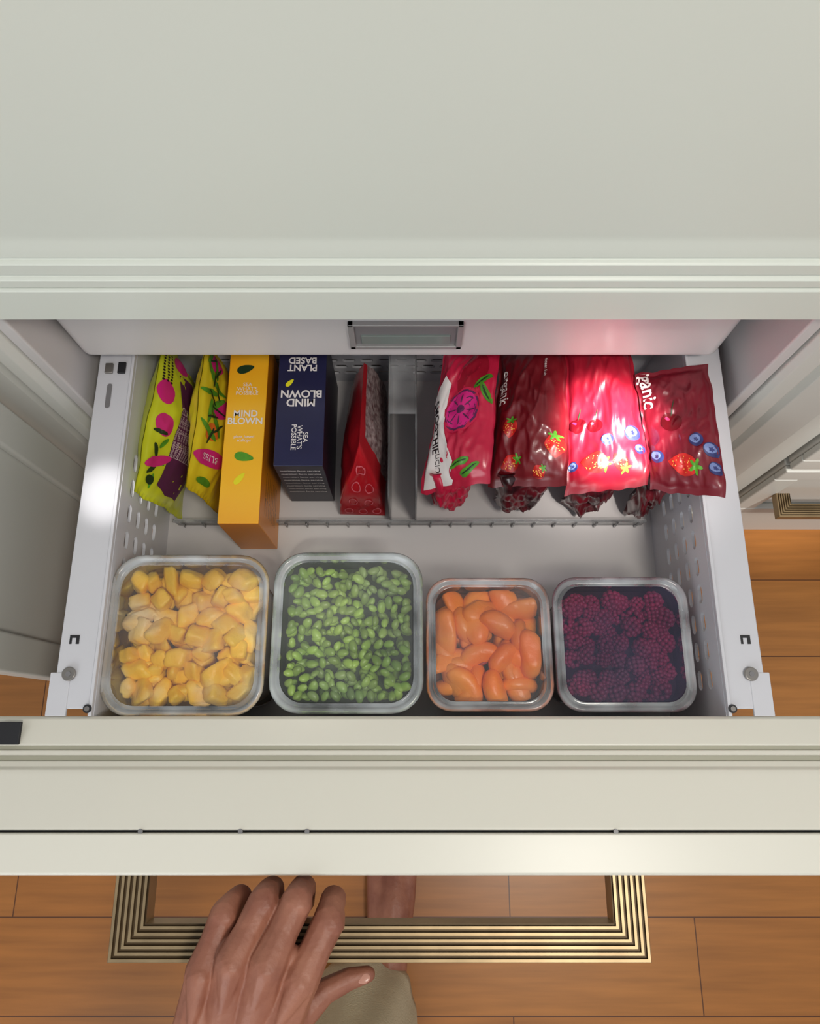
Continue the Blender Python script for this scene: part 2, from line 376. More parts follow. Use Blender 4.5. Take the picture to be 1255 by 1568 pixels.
C=lambda n,r,g,b,ro=0.4,**k:mat(n,srgb(r,g,b),ro,**k)
M_yel=C('print_yellow',232,222,40,0.3,var=0.1); M_mag=C('print_magenta',214,36,128,0.3,var=0.15); M_grn=C('print_green',86,160,44,0.35,var=0.4,vscale=60)
M_dgrn=C('print_dark_green',30,60,35,0.35,var=0.3); M_wht=C('print_white',228,222,220,0.35,var=0.03); M_blk=C('print_black',35,25,30,0.35,var=0.2)
M_str=C('print_strawberry',196,36,32,0.3,var=0.45,vscale=70); M_seed=C('print_seed',230,170,80); M_blu=C('print_blueberry',46,52,104,0.35,var=0.4,vscale=80)
M_blu2=C('print_blueberry_light',100,116,162); M_che=C('print_cherry',84,6,16,0.2,var=0.4); M_pnk=C('print_pink',206,36,78,0.3,var=0.15)
M_or=C('print_orange',225,110,40,0.3,var=0.1); M_pur=C('print_purple',96,40,84,0.35,var=0.2)
M_lil=C('print_lilac_text',215,190,200,0.4)
M_red1=mat('pouch_crimson',srgb(160,16,42),0.36,var=0.2,vscale=9,coat=0.4,crough=.2); M_red2=mat('pouch_dark_red',srgb(112,14,26),0.38,var=0.3,vscale=9,coat=0.35,crough=.2)
M_red3=mat('pouch_red',srgb(148,20,40),0.36,var=0.15,vscale=9,coat=0.35,crough=.2); M_red4=mat('pouch_maroon',srgb(106,12,30),0.38,var=0.2,vscale=9,coat=0.3,crough=.2)
M_pnkb=mat('pouch_pink',srgb(202,32,70),0.34,col2=srgb(182,22,58),vscale=9,coat=0.4,crough=.2)
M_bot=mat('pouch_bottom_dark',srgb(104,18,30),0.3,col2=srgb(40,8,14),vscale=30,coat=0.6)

def berry_straw(p,cx,cy,r,ang=0):
    p.ell('strawberry',cx,cy,r*1.05,r*0.85,M_str,ang,0.0008,26,fn=lambda a:1.0 if math.cos(a)>0 else 1-.22*abs(math.sin(2*a)))
    for i in range(22):
        a=random.random()*6.28; q=random.random()**.5*0.75
        p.ell('seed',cx+r*q*math.cos(a)/p.W,cy+.8*r*q*math.sin(a)/p.H,.0005,.0009,M_seed,ang,0.0012,6)
    lx=cx+math.cos(ang)*r*0.9/p.W; ly=cy+math.sin(ang)*r*0.9/p.H
    p.ell('leaf',lx,ly,r*.5,r*.65,M_grn,ang,0.0013,30,fn=lambda a:0.35+0.65*abs(math.cos(2.5*a))**2)
def berry_blue(p,cx,cy,r):
    p.ell('blueberry',cx,cy,r,r,M_blu,0,0.0010); p.ell('bloom',cx-.15*r/p.W,cy-.15*r/p.H,r*.72,r*.65,M_blu2,0,0.0013,16)
    p.ell('calyx',cx,cy,r*.34,r*.34,M_blu,0,0.0017,20,fn=lambda a:0.5+0.5*abs(math.cos(2.5*a)))
def cherry(p,cx,cy,r):
    p.ell('cherry',cx,cy,r,r*.95,M_che,0,0.0010); p.ell('shine',cx-.35*r/p.W,cy-.35*r/p.H,r*.22,r*.16,M_pnk,0.4,0.0014,12)
    p.ell('stem',cx+.2*r/p.W,cy-1.5*r/p.H,.0006,r*.9,M_dgrn,0.25,0.0012,10)

V3=lambda x,y,d:(x,y,zd(d))
def under(par,nm,x0,x1,y,d0,d1,mt,seed,th=.03):
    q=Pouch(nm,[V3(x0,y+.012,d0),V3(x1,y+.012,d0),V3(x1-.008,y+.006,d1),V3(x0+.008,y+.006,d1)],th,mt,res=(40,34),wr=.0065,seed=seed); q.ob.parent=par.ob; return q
# R1
p=Pouch('frozen_dragon_fruit_bag',[V3(.050,.508,.885),V3(.124,.508,.860),V3(.100,.298,.852),V3(.016,.308,.925)],.036,M_pnkb,seed=1,wr=.0042,sag=.012)
p.dense('white_panel',[(0.03,0.50),(.12,.36),(.24,.28),(.34,.34),(.34,.62),(.52,.86),(.46,.98),(.05,.98),(.03,.75)],M_wht,off=.0012,k=4)
p.ell('pink_panel',.66,.30,.021,.034,M_red1,0.2,.0006)
p.ell('fruit',.58,.54,.025,.032,M_pnk,0.2,.0010)
p.ell('fruit_rim',.58,.54,.023,.029,M_pur,0.2,.0012)
p.ell('fruit_ring',.58,.54,.0205,.026,M_mag,0.2,.0015)
for i in range(8):
    a=i*math.pi/4; p.ell('ray',.58+.0125*math.cos(a)/p.W,.54+.015*math.sin(a)/p.H,.0011,.007,M_pur,a+math.pi/2,.0019,8)
p.ell('fruit_core',.58,.54,.005,.006,M_pur,0,.002)
for (a,b,an) in ((.84,.36,.8),(.90,.44,-.4),(.62,.88,1.3),(.76,.92,1.1)): p.ell('leaf',a,b,.0045,.014,M_grn,an,.0013); p.ell('leaf_vein',a,b,.0012,.011,M_dgrn,an,.0017,8)
p.text('SMOOTHIE',.19,.62,.0145,M_blk,math.pi/2-0.1,bold=.0003,off=.0020); p.text('LICIOUS',.26,.88,.010,M_blk,math.pi/2,off=.002)
under(p,'lower_gusset',.026,.086,.312,.90,1.010,M_pnkb,3)
# R2
p=Pouch('frozen_strawberry_bag',[V3(.126,.508,.885),V3(.208,.508,.860),V3(.200,.294,.852),V3(.104,.312,.905)],.034,M_red2,seed=4,wr=.005,sag=.014)
berry_straw(p,.30,.66,.012,-1.4); berry_straw(p,.86,.78,.014,-1.5); berry_straw(p,.30,.88,.012,-.4); berry_straw(p,.66,.93,.008,-.6)
p.text('organic',.16,.36,.017,M_wht,math.pi/2,bold=.0002,off=.0014); p.text('frozen fruit',.75,.26,.006,M_wht,math.pi/2)
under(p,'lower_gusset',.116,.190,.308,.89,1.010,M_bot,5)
# R3
p=Pouch('frozen_berry_bag',[V3(.210,.508,.866),V3(.292,.508,.856),V3(.301,.294,.846),V3(.200,.288,.872)],.032,M_red3,seed=6,wr=.0048,sag=.016)
berry_straw(p,.34,.86,.015,.3); berry_straw(p,.66,.87,.011,1.0); cherry(p,.16,.62,.010); cherry(p,.38,.64,.009); berry_blue(p,.52,.74,.0075); berry_blue(p,.84,.71,.0095); berry_blue(p,.92,.80,.0065); berry_blue(p,.08,.86,.006)
under(p,'lower_gusset',.212,.286,.306,.89,1.010,M_bot,8)
# R4
p=Pouch('frozen_cherry_berry_bag',[V3(.293,.440,.845),V3(.376,.440,.814),V3(.3705,.258,.798),V3(.303,.286,.852)],.022,M_red4,seed=9,wr=.0036,sag=.006)
p.text('organic',.15,.12,.026,M_wht,math.pi/2,bold=.0004,off=.0014)
cherry(p,.42,.47,.013); berry_straw(p,.50,.80,.017,0.2); berry_blue(p,.16,.74,.009); berry_blue(p,.72,.62,.0085); berry_blue(p,.90,.69,.009); berry_blue(p,.92,.82,.008)
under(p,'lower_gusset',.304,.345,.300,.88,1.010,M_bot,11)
# L1, L2 upright pouches
M_pr1=mat('pouch_lime_print',srgb(208,214,44),0.36,var=0.1,vscale=20,coat=.3)
M_pr2=mat('pouch_yellow_print',srgb(226,206,40),0.36,var=0.1,vscale=20,coat=.3)
def Lp(p,sd,kind):
    if kind==0:
        p.dense('info_panel',[(.18,.24),(.45,.27),(.70,.26),(.90,.27),(.94,.45),(.94,.66),(.55,.66),(.18,.66)],M_pur,side=sd,k=4)
        for k in range(11): p.text('pineapple mango dragon fruit',.56,.27+.032*k,.0062,M_lil,0,side=sd,flip=(sd==-1),off=.0016)
        p.ell('magenta_blob',.34,.10,.018,.012,M_mag,0,side=sd); p.ell('magenta_blob',.55,.14,.016,.012,M_mag,.3,side=sd); p.ell('magenta_blob',.10,.30,.014,.016,M_mag,.3,side=sd)
        for k in range(6): p.ell('leaf',.60+.06*k,.12+.06*(k%2),.003,.010,M_grn if k%2 else M_dgrn,k,.0012,side=sd)
        for k in range(36): p.ell('scale',.05+.020*(k%12),.05+.045*(k//12),.0018,.0018,M_blk,0,.0015,8,side=sd)
        p.ell('magenta_band',.78,.16,.007,.022,M_mag,.5,.0015,side=sd); p.ell('scale_dark',.90,.15,.006,.009,M_dgrn,0,.0016,side=sd)
    else:
        for k in range(9): p.ell('leaf',.08+.065*k,.14+.10*(k%2),.0045,.020,M_grn,.9+.6*k,.0012,side=sd); p.ell('leaf_dark',.11+.065*k,.18+.08*(k%2),.0018,.014,M_dgrn,.4+.5*k,.0016,side=sd)
        p.ell('magenta_blob',.12,.22,.014,.022,M_mag,.2,.0009,side=sd); p.ell('magenta_blob',.42,.30,.013,.02,M_mag,.6,.0009,side=sd); p.ell('orange_blob',.60,.2,.012,.015,M_or,.6,.0008,side=sd)
        p.ell('magenta_band',.77,.24,.012,.034,M_mag,.1,.0015,side=sd); p.text('BLISS',.77,.22,.013,M_wht,math.pi/2,.0022,side=sd,flip=(sd==-1))
        p.ell('green_patch',.92,.25,.005,.018,M_grn,0,.0012,side=sd)
def facing_right(p):
    n=(p.P(.5,.5,1)-p.P(.5,.5,-1)); return 1 if n.x>0 else -1
p=Pouch('frozen_pineapple_bag',[V3(-.332,.508,.865),V3(-.346,.284,.855),V3(-.336,.292,1.010),V3(-.332,.508,1.010)],.056,M_pr1,seed=12,wr=.0034,res=(64,48),ex=.7,seal=.02)
Lp(p,facing_right(p),0)
p=Pouch('frozen_mango_bag',[V3(-.277,.508,.865),V3(-.279,.290,.852),V3(-.273,.294,1.010),V3(-.272,.508,1.010)],.036,M_pr2,seed=14,wr=.0030,res=(64,48),ex=.6,seal=.02)
Lp(p,facing_right(p),1)

# red standing bag (tent)
def tent():
    A=V3(-.062,.470,.868);B=V3(-.066,.350,.868)
    n=42; R=18; v=[];f=[]
    for j in range(R+1):
        t=j/R
        for i in range(n+1):
            u=i/n
            bx=[(-.092,.480),(-.103,.300),(-.036,.298),(-.034,.480)]
            s=u*3;k=min(2,int(s));w=s-k; base=Vector((bx[k][0]*(1-w)+bx[k+1][0]*w,bx[k][1]*(1-w)+bx[k+1][1]*w,zd(1.012)))
            if k==0: r=Vector(A)*(1-w)+Vector(B)*w
            elif k==1: r=Vector(B)
            else: r=Vector(B)*(1-w)+Vector(A)*w
            q=r*(1-t)+base*t
            out=Vector((q.x+.067,(q.y-.38)*.5,0)); 
            if out.length>0: out.normalize()
            rd=1-2*abs(noise.noise(Vector((u*9+t*3,t*4,2))))
            q=q+out*(.008*math.sin(math.pi*t)+.005*rd*min(1,t*3)*min(1,(1-t)*4))
            q.y=max(q.y,.295)
            v.append(q)
    for j in range(R):
        for i in range(n): a=j*(n+1)+i; f.append((a,a+n+1,a+n+2,a+1))
    ob=new_obj('frozen_cherry_pouch',v,f,mat('pouch_bright_red',srgb(186,24,36),0.32,var=0.2,vscale=20,coat=.4),None,True); recalc(ob)
    ob.data.materials.append(mat('pouch_label_grey',srgb(178,160,158),0.35,col2=srgb(110,80,82),vscale=140))
    for k,pl in enumerate(ob.data.polygons):
        if k%n>=31 and 2<=k//n<=15: pl.material_index=1
    return ob
tn=tent()
def ring_on(ob,x,z,r,mt,name):
    v=[];f=[];n=20
    for k in range(n):
        a=2*math.pi*k/n
        for q in (r,r*.78):
            o=Vector((x+q*math.cos(a),0.1,z+q*math.sin(a)*1.3)); hit,loc,nor,_=ob.ray_cast(o,Vector((0,1,0)))
            if not hit: return
            v.append(loc+Vector((0,-.0009,0.0003)))
    for k in range(n): j=(k+1)%n; f.append((2*k,2*j,2*j+1,2*k+1))
    new_obj(name,v,f,mt,ob)
M_ring=C('print_pale_ring',214,100,112)
for (x,d) in ((-.066,.905),(-.074,.935),(-.056,.938),(-.080,.968),(-.058,.970),(-.088,.995),(-.068,.998),(-.048,.996)): ring_on(tn,x,zd(d),.0065,M_ring,'ring_print')

# ---- cartons
def carton(name,x0,x1,y0,y1,z0,z1,mt,mt2=None):
    ob=box(name,(x0,y0,z0),(x1,y1,z1),mt,None)
    if mt2: ob.data.materials.append(mt2); ob.data.polygons[2].material_index=1; ob.data.polygons[3].material_index=1
    bevel(ob,.0012,2); return ob
def flat_text(par,body,x,y,z,size,mt,rot,bold=0.0,face='top'):
    cu=D.curves.new('t','FONT'); cu.body=body; cu.size=size; cu.align_x='CENTER'; cu.align_y='CENTER'; cu.offset=bold; cu.space_line=.85
    to=D.objects.new('t',cu); SC.collection.objects.link(to)
    dg=bpy.context.evaluated_depsgraph_get(); me=D.meshes.new_from_object(to.evaluated_get(dg)); D.objects.remove(to,do_unlink=True)
    R=Matrix.Rotation(rot,4,'Z')
    if face=='front': R=Matrix.Rotation(math.pi/2,4,'X')@R
    if face=='right': R=Matrix.Rotation(math.pi/2,4,'Z')@Matrix.Rotation(math.pi/2,4,'X')@R
    me.transform(Matrix.Translation((x,y,z))@R)
    ob=D.objects.new('lettering',me); SC.collection.objects.link(ob); me.materials.clear(); me.materials.append(mt); ob.parent=par
def leafat(par,x,y,z,l,w,ang,mt):
    pts=[]
    for i in range(16):
        a=2*math.pi*i/16; X=l*math.cos(a); Y=w*math.sin(a)*(1-.35*math.cos(a)); pts.append((x+X*math.cos(ang)-Y*math.sin(ang),y+X*math.sin(ang)+Y*math.cos(ang),z))
    new_obj('leaf_print',pts,[tuple(range(16))],mt,par)
M_obox=mat('carton_orange',srgb(240,160,18),0.3,col2=srgb(244,184,40),vscale=6,coat=.4)
M_obox2=mat('carton_orange_side',srgb(230,144,18),0.35,col2=srgb(222,130,14),vscale=6)
ob=carton('orange_food_carton',-.246,-.193,.249,.508,ZF+.0015,zd(.882),M_obox,mt2=M_obox2)
zt=zd(.882)+.0006; cx=-.2195
flat_text(ob,'SEA\nWHAT\'S\nPOSSIBLE',cx,.438,zt,.0075,M_wht,0)
flat_text(ob,'MIND\nBLOWN',cx,.396,zt,.0128,M_wht,0,.0003)
flat_text(ob,'plant based\nscallops',cx,.366,zt,.006,M_wht,0)
leafat(ob,cx-.004,.468,zt,.012,.006,.3,M_dgrn); leafat(ob,cx+.002,.340,zt,.013,.006,-.2,M_grn)
leafat(ob,cx-.002,.31,zt,.010,.004,.9,M_yel)
for k in range(7): flat_text(ob,'cooking instructions',-.1924,.30,ZF+.035+.012*k,.007,M_dgrn,0,0,'right')
ob=carton('navy_food_carton',-.176,-.112,.322,.508,ZF+.0015,zd(.868),mat('carton_navy',srgb(34,36,72),0.3,var=.15,vscale=20,coat=.3),mt2=mat('carton_navy_side',srgb(30,28,44),0.4,var=.2))
zt=zd(.868)+.0006; cx=-.144
flat_text(ob,'MIND\nBLOWN',cx,.418,zt,.0150,M_wht,math.pi,.0004)
flat_text(ob,'SEA\nWHAT\'S\nPOSSIBLE',cx,.362,zt,.009,M_wht,math.pi/2*-1,.0001)
flat_text(ob,'PLANT\nBASED',cx,.468,zt,.013,M_wht,math.pi,.0003)
leafat(ob,-.160,.440,zt,.007,.003,.8,M_yel)
for k in range(8): flat_text(ob,'nutrition facts serving',-.144,.3214,zd(.885)-.012*k,.0060,M_wht,0,0,'front')
cx=None

# ================= CONTAINERS =================
def ico(sub):
    bm=bmesh.new(); bmesh.ops.create_icosphere(bm,subdivisions=sub,radius=1); v=np.array([x.co[:] for x in bm.verts]); f=[tuple(q.index for q in fc.verts) for fc in bm.faces]; bm.free(); return v,f
I1=ico(1);I2=ico(2);I3=ico(3)
def rotm():
    return np.array(Euler((random.uniform(0,6.28),random.uniform(0,6.28),random.uniform(0,6.28))).to_matrix())
class Acc:
    def __init__(s): s.v=[];s.f=[];s.n=0
    def add(s,v,f): s.v.append(v); s.f+= [tuple(i+s.n for i in q) for q in f]; s.n+=len(v)
    def obj(s,name,m,parent): return new_obj(name,np.concatenate(s.v).tolist(),s.f,m,parent,True)
def container(cx,cy,w,d,rimdrop,lidmat,r=.036):
    root=empty('food_storage_container')
    zr=zd(rimdrop); zb=ZF+.0006; hw,hd=w/2,d/2
    L_=[]
    for (k,z) in ((-.018,zb),(-.015,zb+.002),(-.009,zr-.020),(-.0075,zr-.010)):
        L_.append((rrect(cx,cy,hw+k,hd+k,r+k*.6),z))
    loft('body',L_,M_clear,root,cap0=True)
    prof=[(-.006,-.016),(-.002,-.014),(-.0003,-.009),(0,-.003),(-.0012,-.0006),(-.003,0),(-.005,-.0006),(-.0066,-.0035),(-.0085,-.0048),(-.0100,-.0036),(-.0115,-.0042)]
    loft('lid_rim',[(rrect(cx,cy,hw+k,hd+k,r+k*.6),zr+z) for k,z in prof],M_rim,root)
    loft('lid',[(rrect(cx,cy,hw-.0115,hd-.0115,r-.0069),zr-.0042),(rrect(cx,cy,hw-.0125,hd-.0125,r-.008),zr-.0050)],lidmat,root,cap1=True,smooth=False)
    return root,zr,hw,hd
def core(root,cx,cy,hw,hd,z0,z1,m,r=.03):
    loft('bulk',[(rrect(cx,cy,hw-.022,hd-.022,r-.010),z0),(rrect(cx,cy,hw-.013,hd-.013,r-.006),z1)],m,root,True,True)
def positions(cx,cy,hw,hd,step,jit,inset):
    out=[];nx=int(round((2*(hw-inset))/step));ny=int(round((2*(hd-inset))/step))
    for i in range(nx+1):
        for j in range(ny+1):
            x=cx-(hw-inset)+2*(hw-inset)*i/max(1,nx)+random.uniform(-jit,jit)+(step*.5 if j%2 else 0)-step*.25; y=cy-(hd-inset)+2*(hd-inset)*j/max(1,ny)+random.uniform(-jit,jit)
            ax=abs(x-cx);ay=abs(y-cy);cr=.018;ex=ax-(hw-inset-cr);ey=ay-(hd-inset-cr)
            if ex>0 and ey>0 and math.hypot(ex,ey)>cr:
                k=cr/math.hypot(ex,ey); x=cx+math.copysign(hw-inset-cr+ex*k,x-cx); y=cy+math.copysign(hd-inset-cr+ey*k,y-cy)
            x=min(max(x,cx-hw+inset),cx+hw-inset); y=min(max(y,cy-hd+inset),cy+hd-inset)
            out.append((x,y))
    return out
def clampbox(v,cx,cy,hw,hd,ins,zmax,cr=.024):
    x=v[:,0]-cx;y=v[:,1]-cy
    ex=np.abs(x)-(hw-ins-cr);ey=np.abs(y)-(hd-ins-cr)
    h=np.hypot(np.maximum(ex,0),np.maximum(ey,0)); k=np.where(h>cr,cr/np.maximum(h,1e-9),1)
    X=np.where(ex>0,np.sign(x)*((hw-ins-cr)+ex*k),x); Y=np.where(ey>0,np.sign(y)*((hd-ins-cr)+ey*k),y)
    v[:,0]=X+cx; v[:,1]=Y+cy; v[:,2]=np.minimum(v[:,2],zmax); return v
# mango
M_mango=mat('frozen_mango',srgb(255,214,72),0.42,col2=srgb(250,194,44),vscale=35,island=.12,frost=.5,fscale=20,bump=.5,bscale=90)
root,zr,hw,hd=container(-.2625,.106,.188,.188,.845,clear('lid_clear',haze=.08,hs=10,rough=.2))
cx,cy=-.2625,.106
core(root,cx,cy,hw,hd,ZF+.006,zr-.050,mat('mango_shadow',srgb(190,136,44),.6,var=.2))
def chunk(s):
    q=I3[0]; m=np.max(np.abs(q),axis=1,keepdims=True); v=q/m*.72+q*.30
    sh=np.random.uniform(-.35,.35,(3,3)); np.fill_diagonal(sh,1); v=v@sh.T
    ph=random.random()*6; v=v*(1+.07*np.sin(v[:,[0]]*3.1+ph)+.05*np.sin(v[:,[1]]*5+ph*2))
    return v*s
ac=Acc()
for layer,(dz,st) in enumerate(((.042,.025),(.027,.0250))):
    for (x,y) in positions(cx,cy,hw,hd,st,.006,.025):
        b=random.uniform(.85,1.25)
        s=np.array([random.uniform(.011,.015),random.uniform(.009,.013),random.uniform(.008,.011)])*b
        v=chunk(s)@rotm().T+np.array([x,y,zr-dz+random.uniform(-.007,.007)]); v=clampbox(v,cx,cy,hw,hd,.0115,zr-.007); ac.add(v,I3[1])
ac.obj('mango_chunks',M_mango,root)
# edamame
M_eda=mat('frozen_edamame',srgb(156,182,80),0.38,col2=srgb(108,144,50),vscale=14,island=.34,frost=.2,fscale=12)
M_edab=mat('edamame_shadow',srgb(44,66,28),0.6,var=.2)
root,zr,hw,hd=container(-.0735,.109,.178,.188,.845,clear('lid_clear_green',haze=.06,tint=(.92,.95,.92,1),hs=9,rough=.2))
cx,cy=-.0735,.109
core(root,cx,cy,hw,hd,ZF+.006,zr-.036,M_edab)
ac=Acc()
for dz in (.032,.021):
    for (x,y) in positions(cx,cy,hw,hd,.0125,.0046,.020):
        v=I2[0].copy(); s=random.uniform(.8,1.15)
        v=v*np.array([.0078,.0052,.0038])*s; v[:,1]+=14*(v[:,0]**2)
        R=np.array((Matrix.Rotation(random.uniform(0,6.28),3,'Z')@Euler((random.uniform(-.8,.8),random.uniform(-.7,.7),0)).to_matrix()))
        v=v@R.T+np.array([x,y,zr-dz+random.uniform(-.005,.005)]); v=clampbox(v,cx,cy,hw,hd,.0115,zr-.007); ac.add(v,I2[1])
ac.obj('edamame_beans',M_eda,root)
# peaches : crescent wedges
M_pea=mat('frozen_peach',srgb(248,154,42),0.36,col2=srgb(236,120,28),vscale=20,island=.12,frost=.10,fscale=14,bump=.3,bscale=90)
M_per=mat('peach_pit_red',srgb(178,48,40),0.5,var=.3)
root,zr,hw,hd=container(.0955,.098,.152,.160,.875,clear('lid_clear_b',haze=.06,hs=10,rough=.2),r=.030)
cx,cy=.0955,.098
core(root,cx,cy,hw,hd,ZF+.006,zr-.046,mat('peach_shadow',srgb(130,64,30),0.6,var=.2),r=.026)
def wedge(L0,Rr,W):
    nL,nC=22,14; v=[];f=[]
    for i in range(nL+1):
        s=-1+2*i/nL; ang=s*1.0; taper=max(.04,(1-abs(s)**2.6))**.55
        c=np.array([math.sin(ang)*Rr,math.cos(ang)*Rr-Rr,0]); rad=np.array([math.sin(ang),math.cos(ang),0])
        for j in range(nC):
            a=2*math.pi*j/nC; ca,sa=math.cos(a),math.sin(a)
            w=(.5+.5*ca)**.7
            v.append(c+rad*(W*ca*taper)+np.array([0,0,1])*(W*.95*sa*(.35+.65*w)*taper))
    for i in range(nL):
        for j in range(nC): k=(j+1)%nC; f.append((i*nC+j,i*nC+k,(i+1)*nC+k,(i+1)*nC+j))
    f+=[tuple(range(nC-1,-1,-1)),tuple(range(nL*nC,nL*nC+nC))]
    return np.array(v)*L0,f
ac=Acc(); ac2=Acc()
for layer,(dz,st) in enumerate(((.040,.027),(.027,.030))):
    for (x,y) in positions(cx,cy,hw,hd,st,.008,.028):
        v,ff=wedge(random.uniform(.9,1.2),random.uniform(.021,.027),random.uniform(.0125,.0165))
        v[:,1]+=.006
        R=np.array((Matrix.Rotation(random.uniform(0,6.28),3,'Z')@Euler((random.uniform(-1.4,1.4),random.uniform(-.35,.35),0)).to_matrix()))
        c=np.array([x,y,zr-dz+random.uniform(-.006,.006)])
        inner=(I2[0]*np.array([.009,.003,.004])+np.array([0,-.0065,0]))@R.T+c
        v=v@R.T+c; v=clampbox(v,cx,cy,hw,hd,.0125,zr-.007); ac.add(v,ff)
        if random.random()<.5:
            inner=clampbox(inner,cx,cy,hw,hd,.0125,zr-.0068); ac2.add(inner,I2[1])
ac.obj('peach_slices',M_pea,root); ac2.obj('peach_centres',M_per,root)
# raspberries
M_ras=mat('frozen_raspberry',srgb(180,32,84),0.38,col2=srgb(112,16,60),vscale=14,island=.15,frost=.12,fscale=9)
root,zr,hw,hd=container(.258,.098,.166,.162,.875,clear('lid_bluish',haze=.14,hcol=srgb(100,100,136),tint=(.78,.72,.84,1),hs=9,rough=.2),r=.030)
cx,cy=.258,.098
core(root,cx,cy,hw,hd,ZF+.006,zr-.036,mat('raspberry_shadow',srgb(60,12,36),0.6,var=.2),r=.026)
ac=Acc(); gr=[]
for i in range(38):
    z=1-2*(i+.5)/38; a=i*2.39996; rr=math.sqrt(1-z*z); gr.append((rr*math.cos(a),rr*math.sin(a),z))
for (x,y) in positions(cx,cy,hw,hd,.0205,.006,.024):
    R=rotm(); c=np.array([x,y,zr-.027+random.uniform(-.010,.006)]); s=random.uniform(.95,1.25)
    for g in gr:
        if g[2]>.85: continue
        g=np.array(g)*np.array([.0082,.0082,.0095])*s
        ac.add((I2[0]*.0030*s+g)@R.T+c,I2[1])
ac.obj('raspberries',M_ras,root)

# ================= PERSON =================
person=empty('person')
M_skin=mat('skin',srgb(164,108,86),0.5,col2=srgb(140,86,68),vscale=26,bump=.4,bscale=160,bdist=.002)
M_nail=mat('nail',srgb(196,142,124),0.25,var=.05)
def capsules(chains,name,voxel,sm,mt,parent):
    ac=Acc()
    for ch in chains:
        for a,b in zip(ch[:-1],ch[1:]):
            A=np.array(a[:3]);B=np.array(b[:3]);ra,rb=a[3],b[3]
            n=max(2,int(np.linalg.norm(B-A)/(min(ra,rb)*.22)))
            for i in range(n+1):
                t=i/n; ac.add(I2[0]*(ra*(1-t)+rb*t)+A*(1-t)+B*t,I2[1])
    ob=ac.obj(name,mt,parent)
    md=ob.modifiers.new('r','REMESH'); md.mode='VOXEL'; md.voxel_size=voxel; md.use_smooth_shade=True
    s=ob.modifiers.new('s','SMOOTH'); s.factor=.5; s.iterations=sm
    dg=bpy.context.evaluated_depsgraph_get(); me=D.meshes.new_from_object(ob.evaluated_get(dg)); ob.modifiers.clear(); ob.data=me
    for p in me.polygons: p.use_smooth=True
    return ob
zb=ZH
ch=[]
F={'index':[(-.104,-.230,zb+.036,.0182),(-.0800,-.183,zb+.022,.0166),(-.0790,-.170,zb-.006,.0138),(-.084,-.182,zb-.036,.0112)],
   'middle':[(-.135,-.216,zb+.045,.0186),(-.1120,-.165,zb+.027,.0163),(-.1110,-.160,zb-.010,.0136),(-.113,-.179,zb-.038,.0112)],
   'ring':[(-.168,-.214,zb+.042,.0180),(-.1455,-.166,zb+.024,.0160),(-.1435,-.161,zb-.010,.0132),(-.144,-.180,zb-.037,.0108)],
   'pinky':[(-.200,-.226,zb+.030,.0172),(-.1850,-.179,zb+.017,.0152),(-.1760,-.168,zb-.010,.0120),(-.174,-.182,zb-.033,.0098)]}
wr={'index':(-.150,-.318),'middle':(-.168,-.324),'ring':(-.188,-.324),'pinky':(-.208,-.318)}
for k,f in F.items():
    x,y=wr[k]; ch.append([(x,y,zb+.016,.026)]+[(f[0][0]*.45+x*.55,f[0][1]*.45+y*.55,zb+.022,.0235)]+[(f[0][0]*.85+x*.15,f[0][1]*.85+y*.15,f[0][2]-.009,.0195)]+[f[0]])
    m=[(f[0][i]+f[1][i])/2 for i in range(3)]; m[2]+=.000; ch.append([f[0],(m[0],m[1],m[2],f[1][3]*.95),f[1]]); 
    # knuckle bump over the bent middle joint
    ch.append([(f[1][0]-.002,f[1][1]-.002,f[1][2]+.0035,f[1][3]*.86),(f[1][0]+.002,f[1][1]-.002,f[1][2]+.0035,f[1][3]*.86)])
    a,b=f[1],f[2]; ch.append([f[1],((a[0]+b[0])/2,(a[1]+b[1])/2+.003,(a[2]+b[2])/2+.002,b[3]*.98),f[2],f[3]])
    ch.append([(f[0][0],f[0][1]-.002,f[0][2]+.0055,.0138),(f[0][0]*.6+x*.4,f[0][1]*.6+y*.4,zb+.0430,.0042),(x,y,zb+.0395,.0035)])
ks=list(F)
for a,b in zip(ks[:-1],ks[1:]):
    A,B=F[a],F[b]
    g=lambda P,t:tuple(P[0][i]*(1-t)+P[1][i]*t-(.006 if i==2 else 0) for i in range(3))+(.0125,)
    ch.append([g(A,.20),g(B,.20)])
ch.append([(-.120,-.246,zb+.016,.021),(-.198,-.246,zb+.012,.020)]); ch.append([(-.132,-.278,zb+.014,.026),(-.204,-.275,zb+.012,.024)])
ch.append([(-.154,-.312,zb+.004,.025),(-.120,-.280,zb-.002,.020),(-.086,-.254,zb-.010,.0125),(-.062,-.2440,zb-.013,.0108),(-.043,-.240,zb-.014,.0080)])
ch.append([(-.116,-.282,zb+.0,.018),(-.114,-.252,zb+.010,.016)])
ch.append([(-.170,-.320,zb+.014,.030),(-.186,-.350,zb+.014,.031),(-.205,-.42,zb+.03,.037),(-.22,-.50,zb+.06,.043)])
ch.append([(-.200,-.320,zb+.012,.027),(-.210,-.350,zb+.012,.028),(-.22,-.42,zb+.03,.035)])
hand=capsules(ch,'left_hand',.0013,3,M_skin,person)
nv=(I3[0]*np.array([.0068,.0048,.0014]))@np.array(Euler((-.25,0.05,.20)).to_matrix()).T+np.array([-.0465,-.2415,zb-.0062])
a=Acc(); a.add(nv,I3[1]); a.obj('thumb_nail',M_nail,person)
fx=-.032
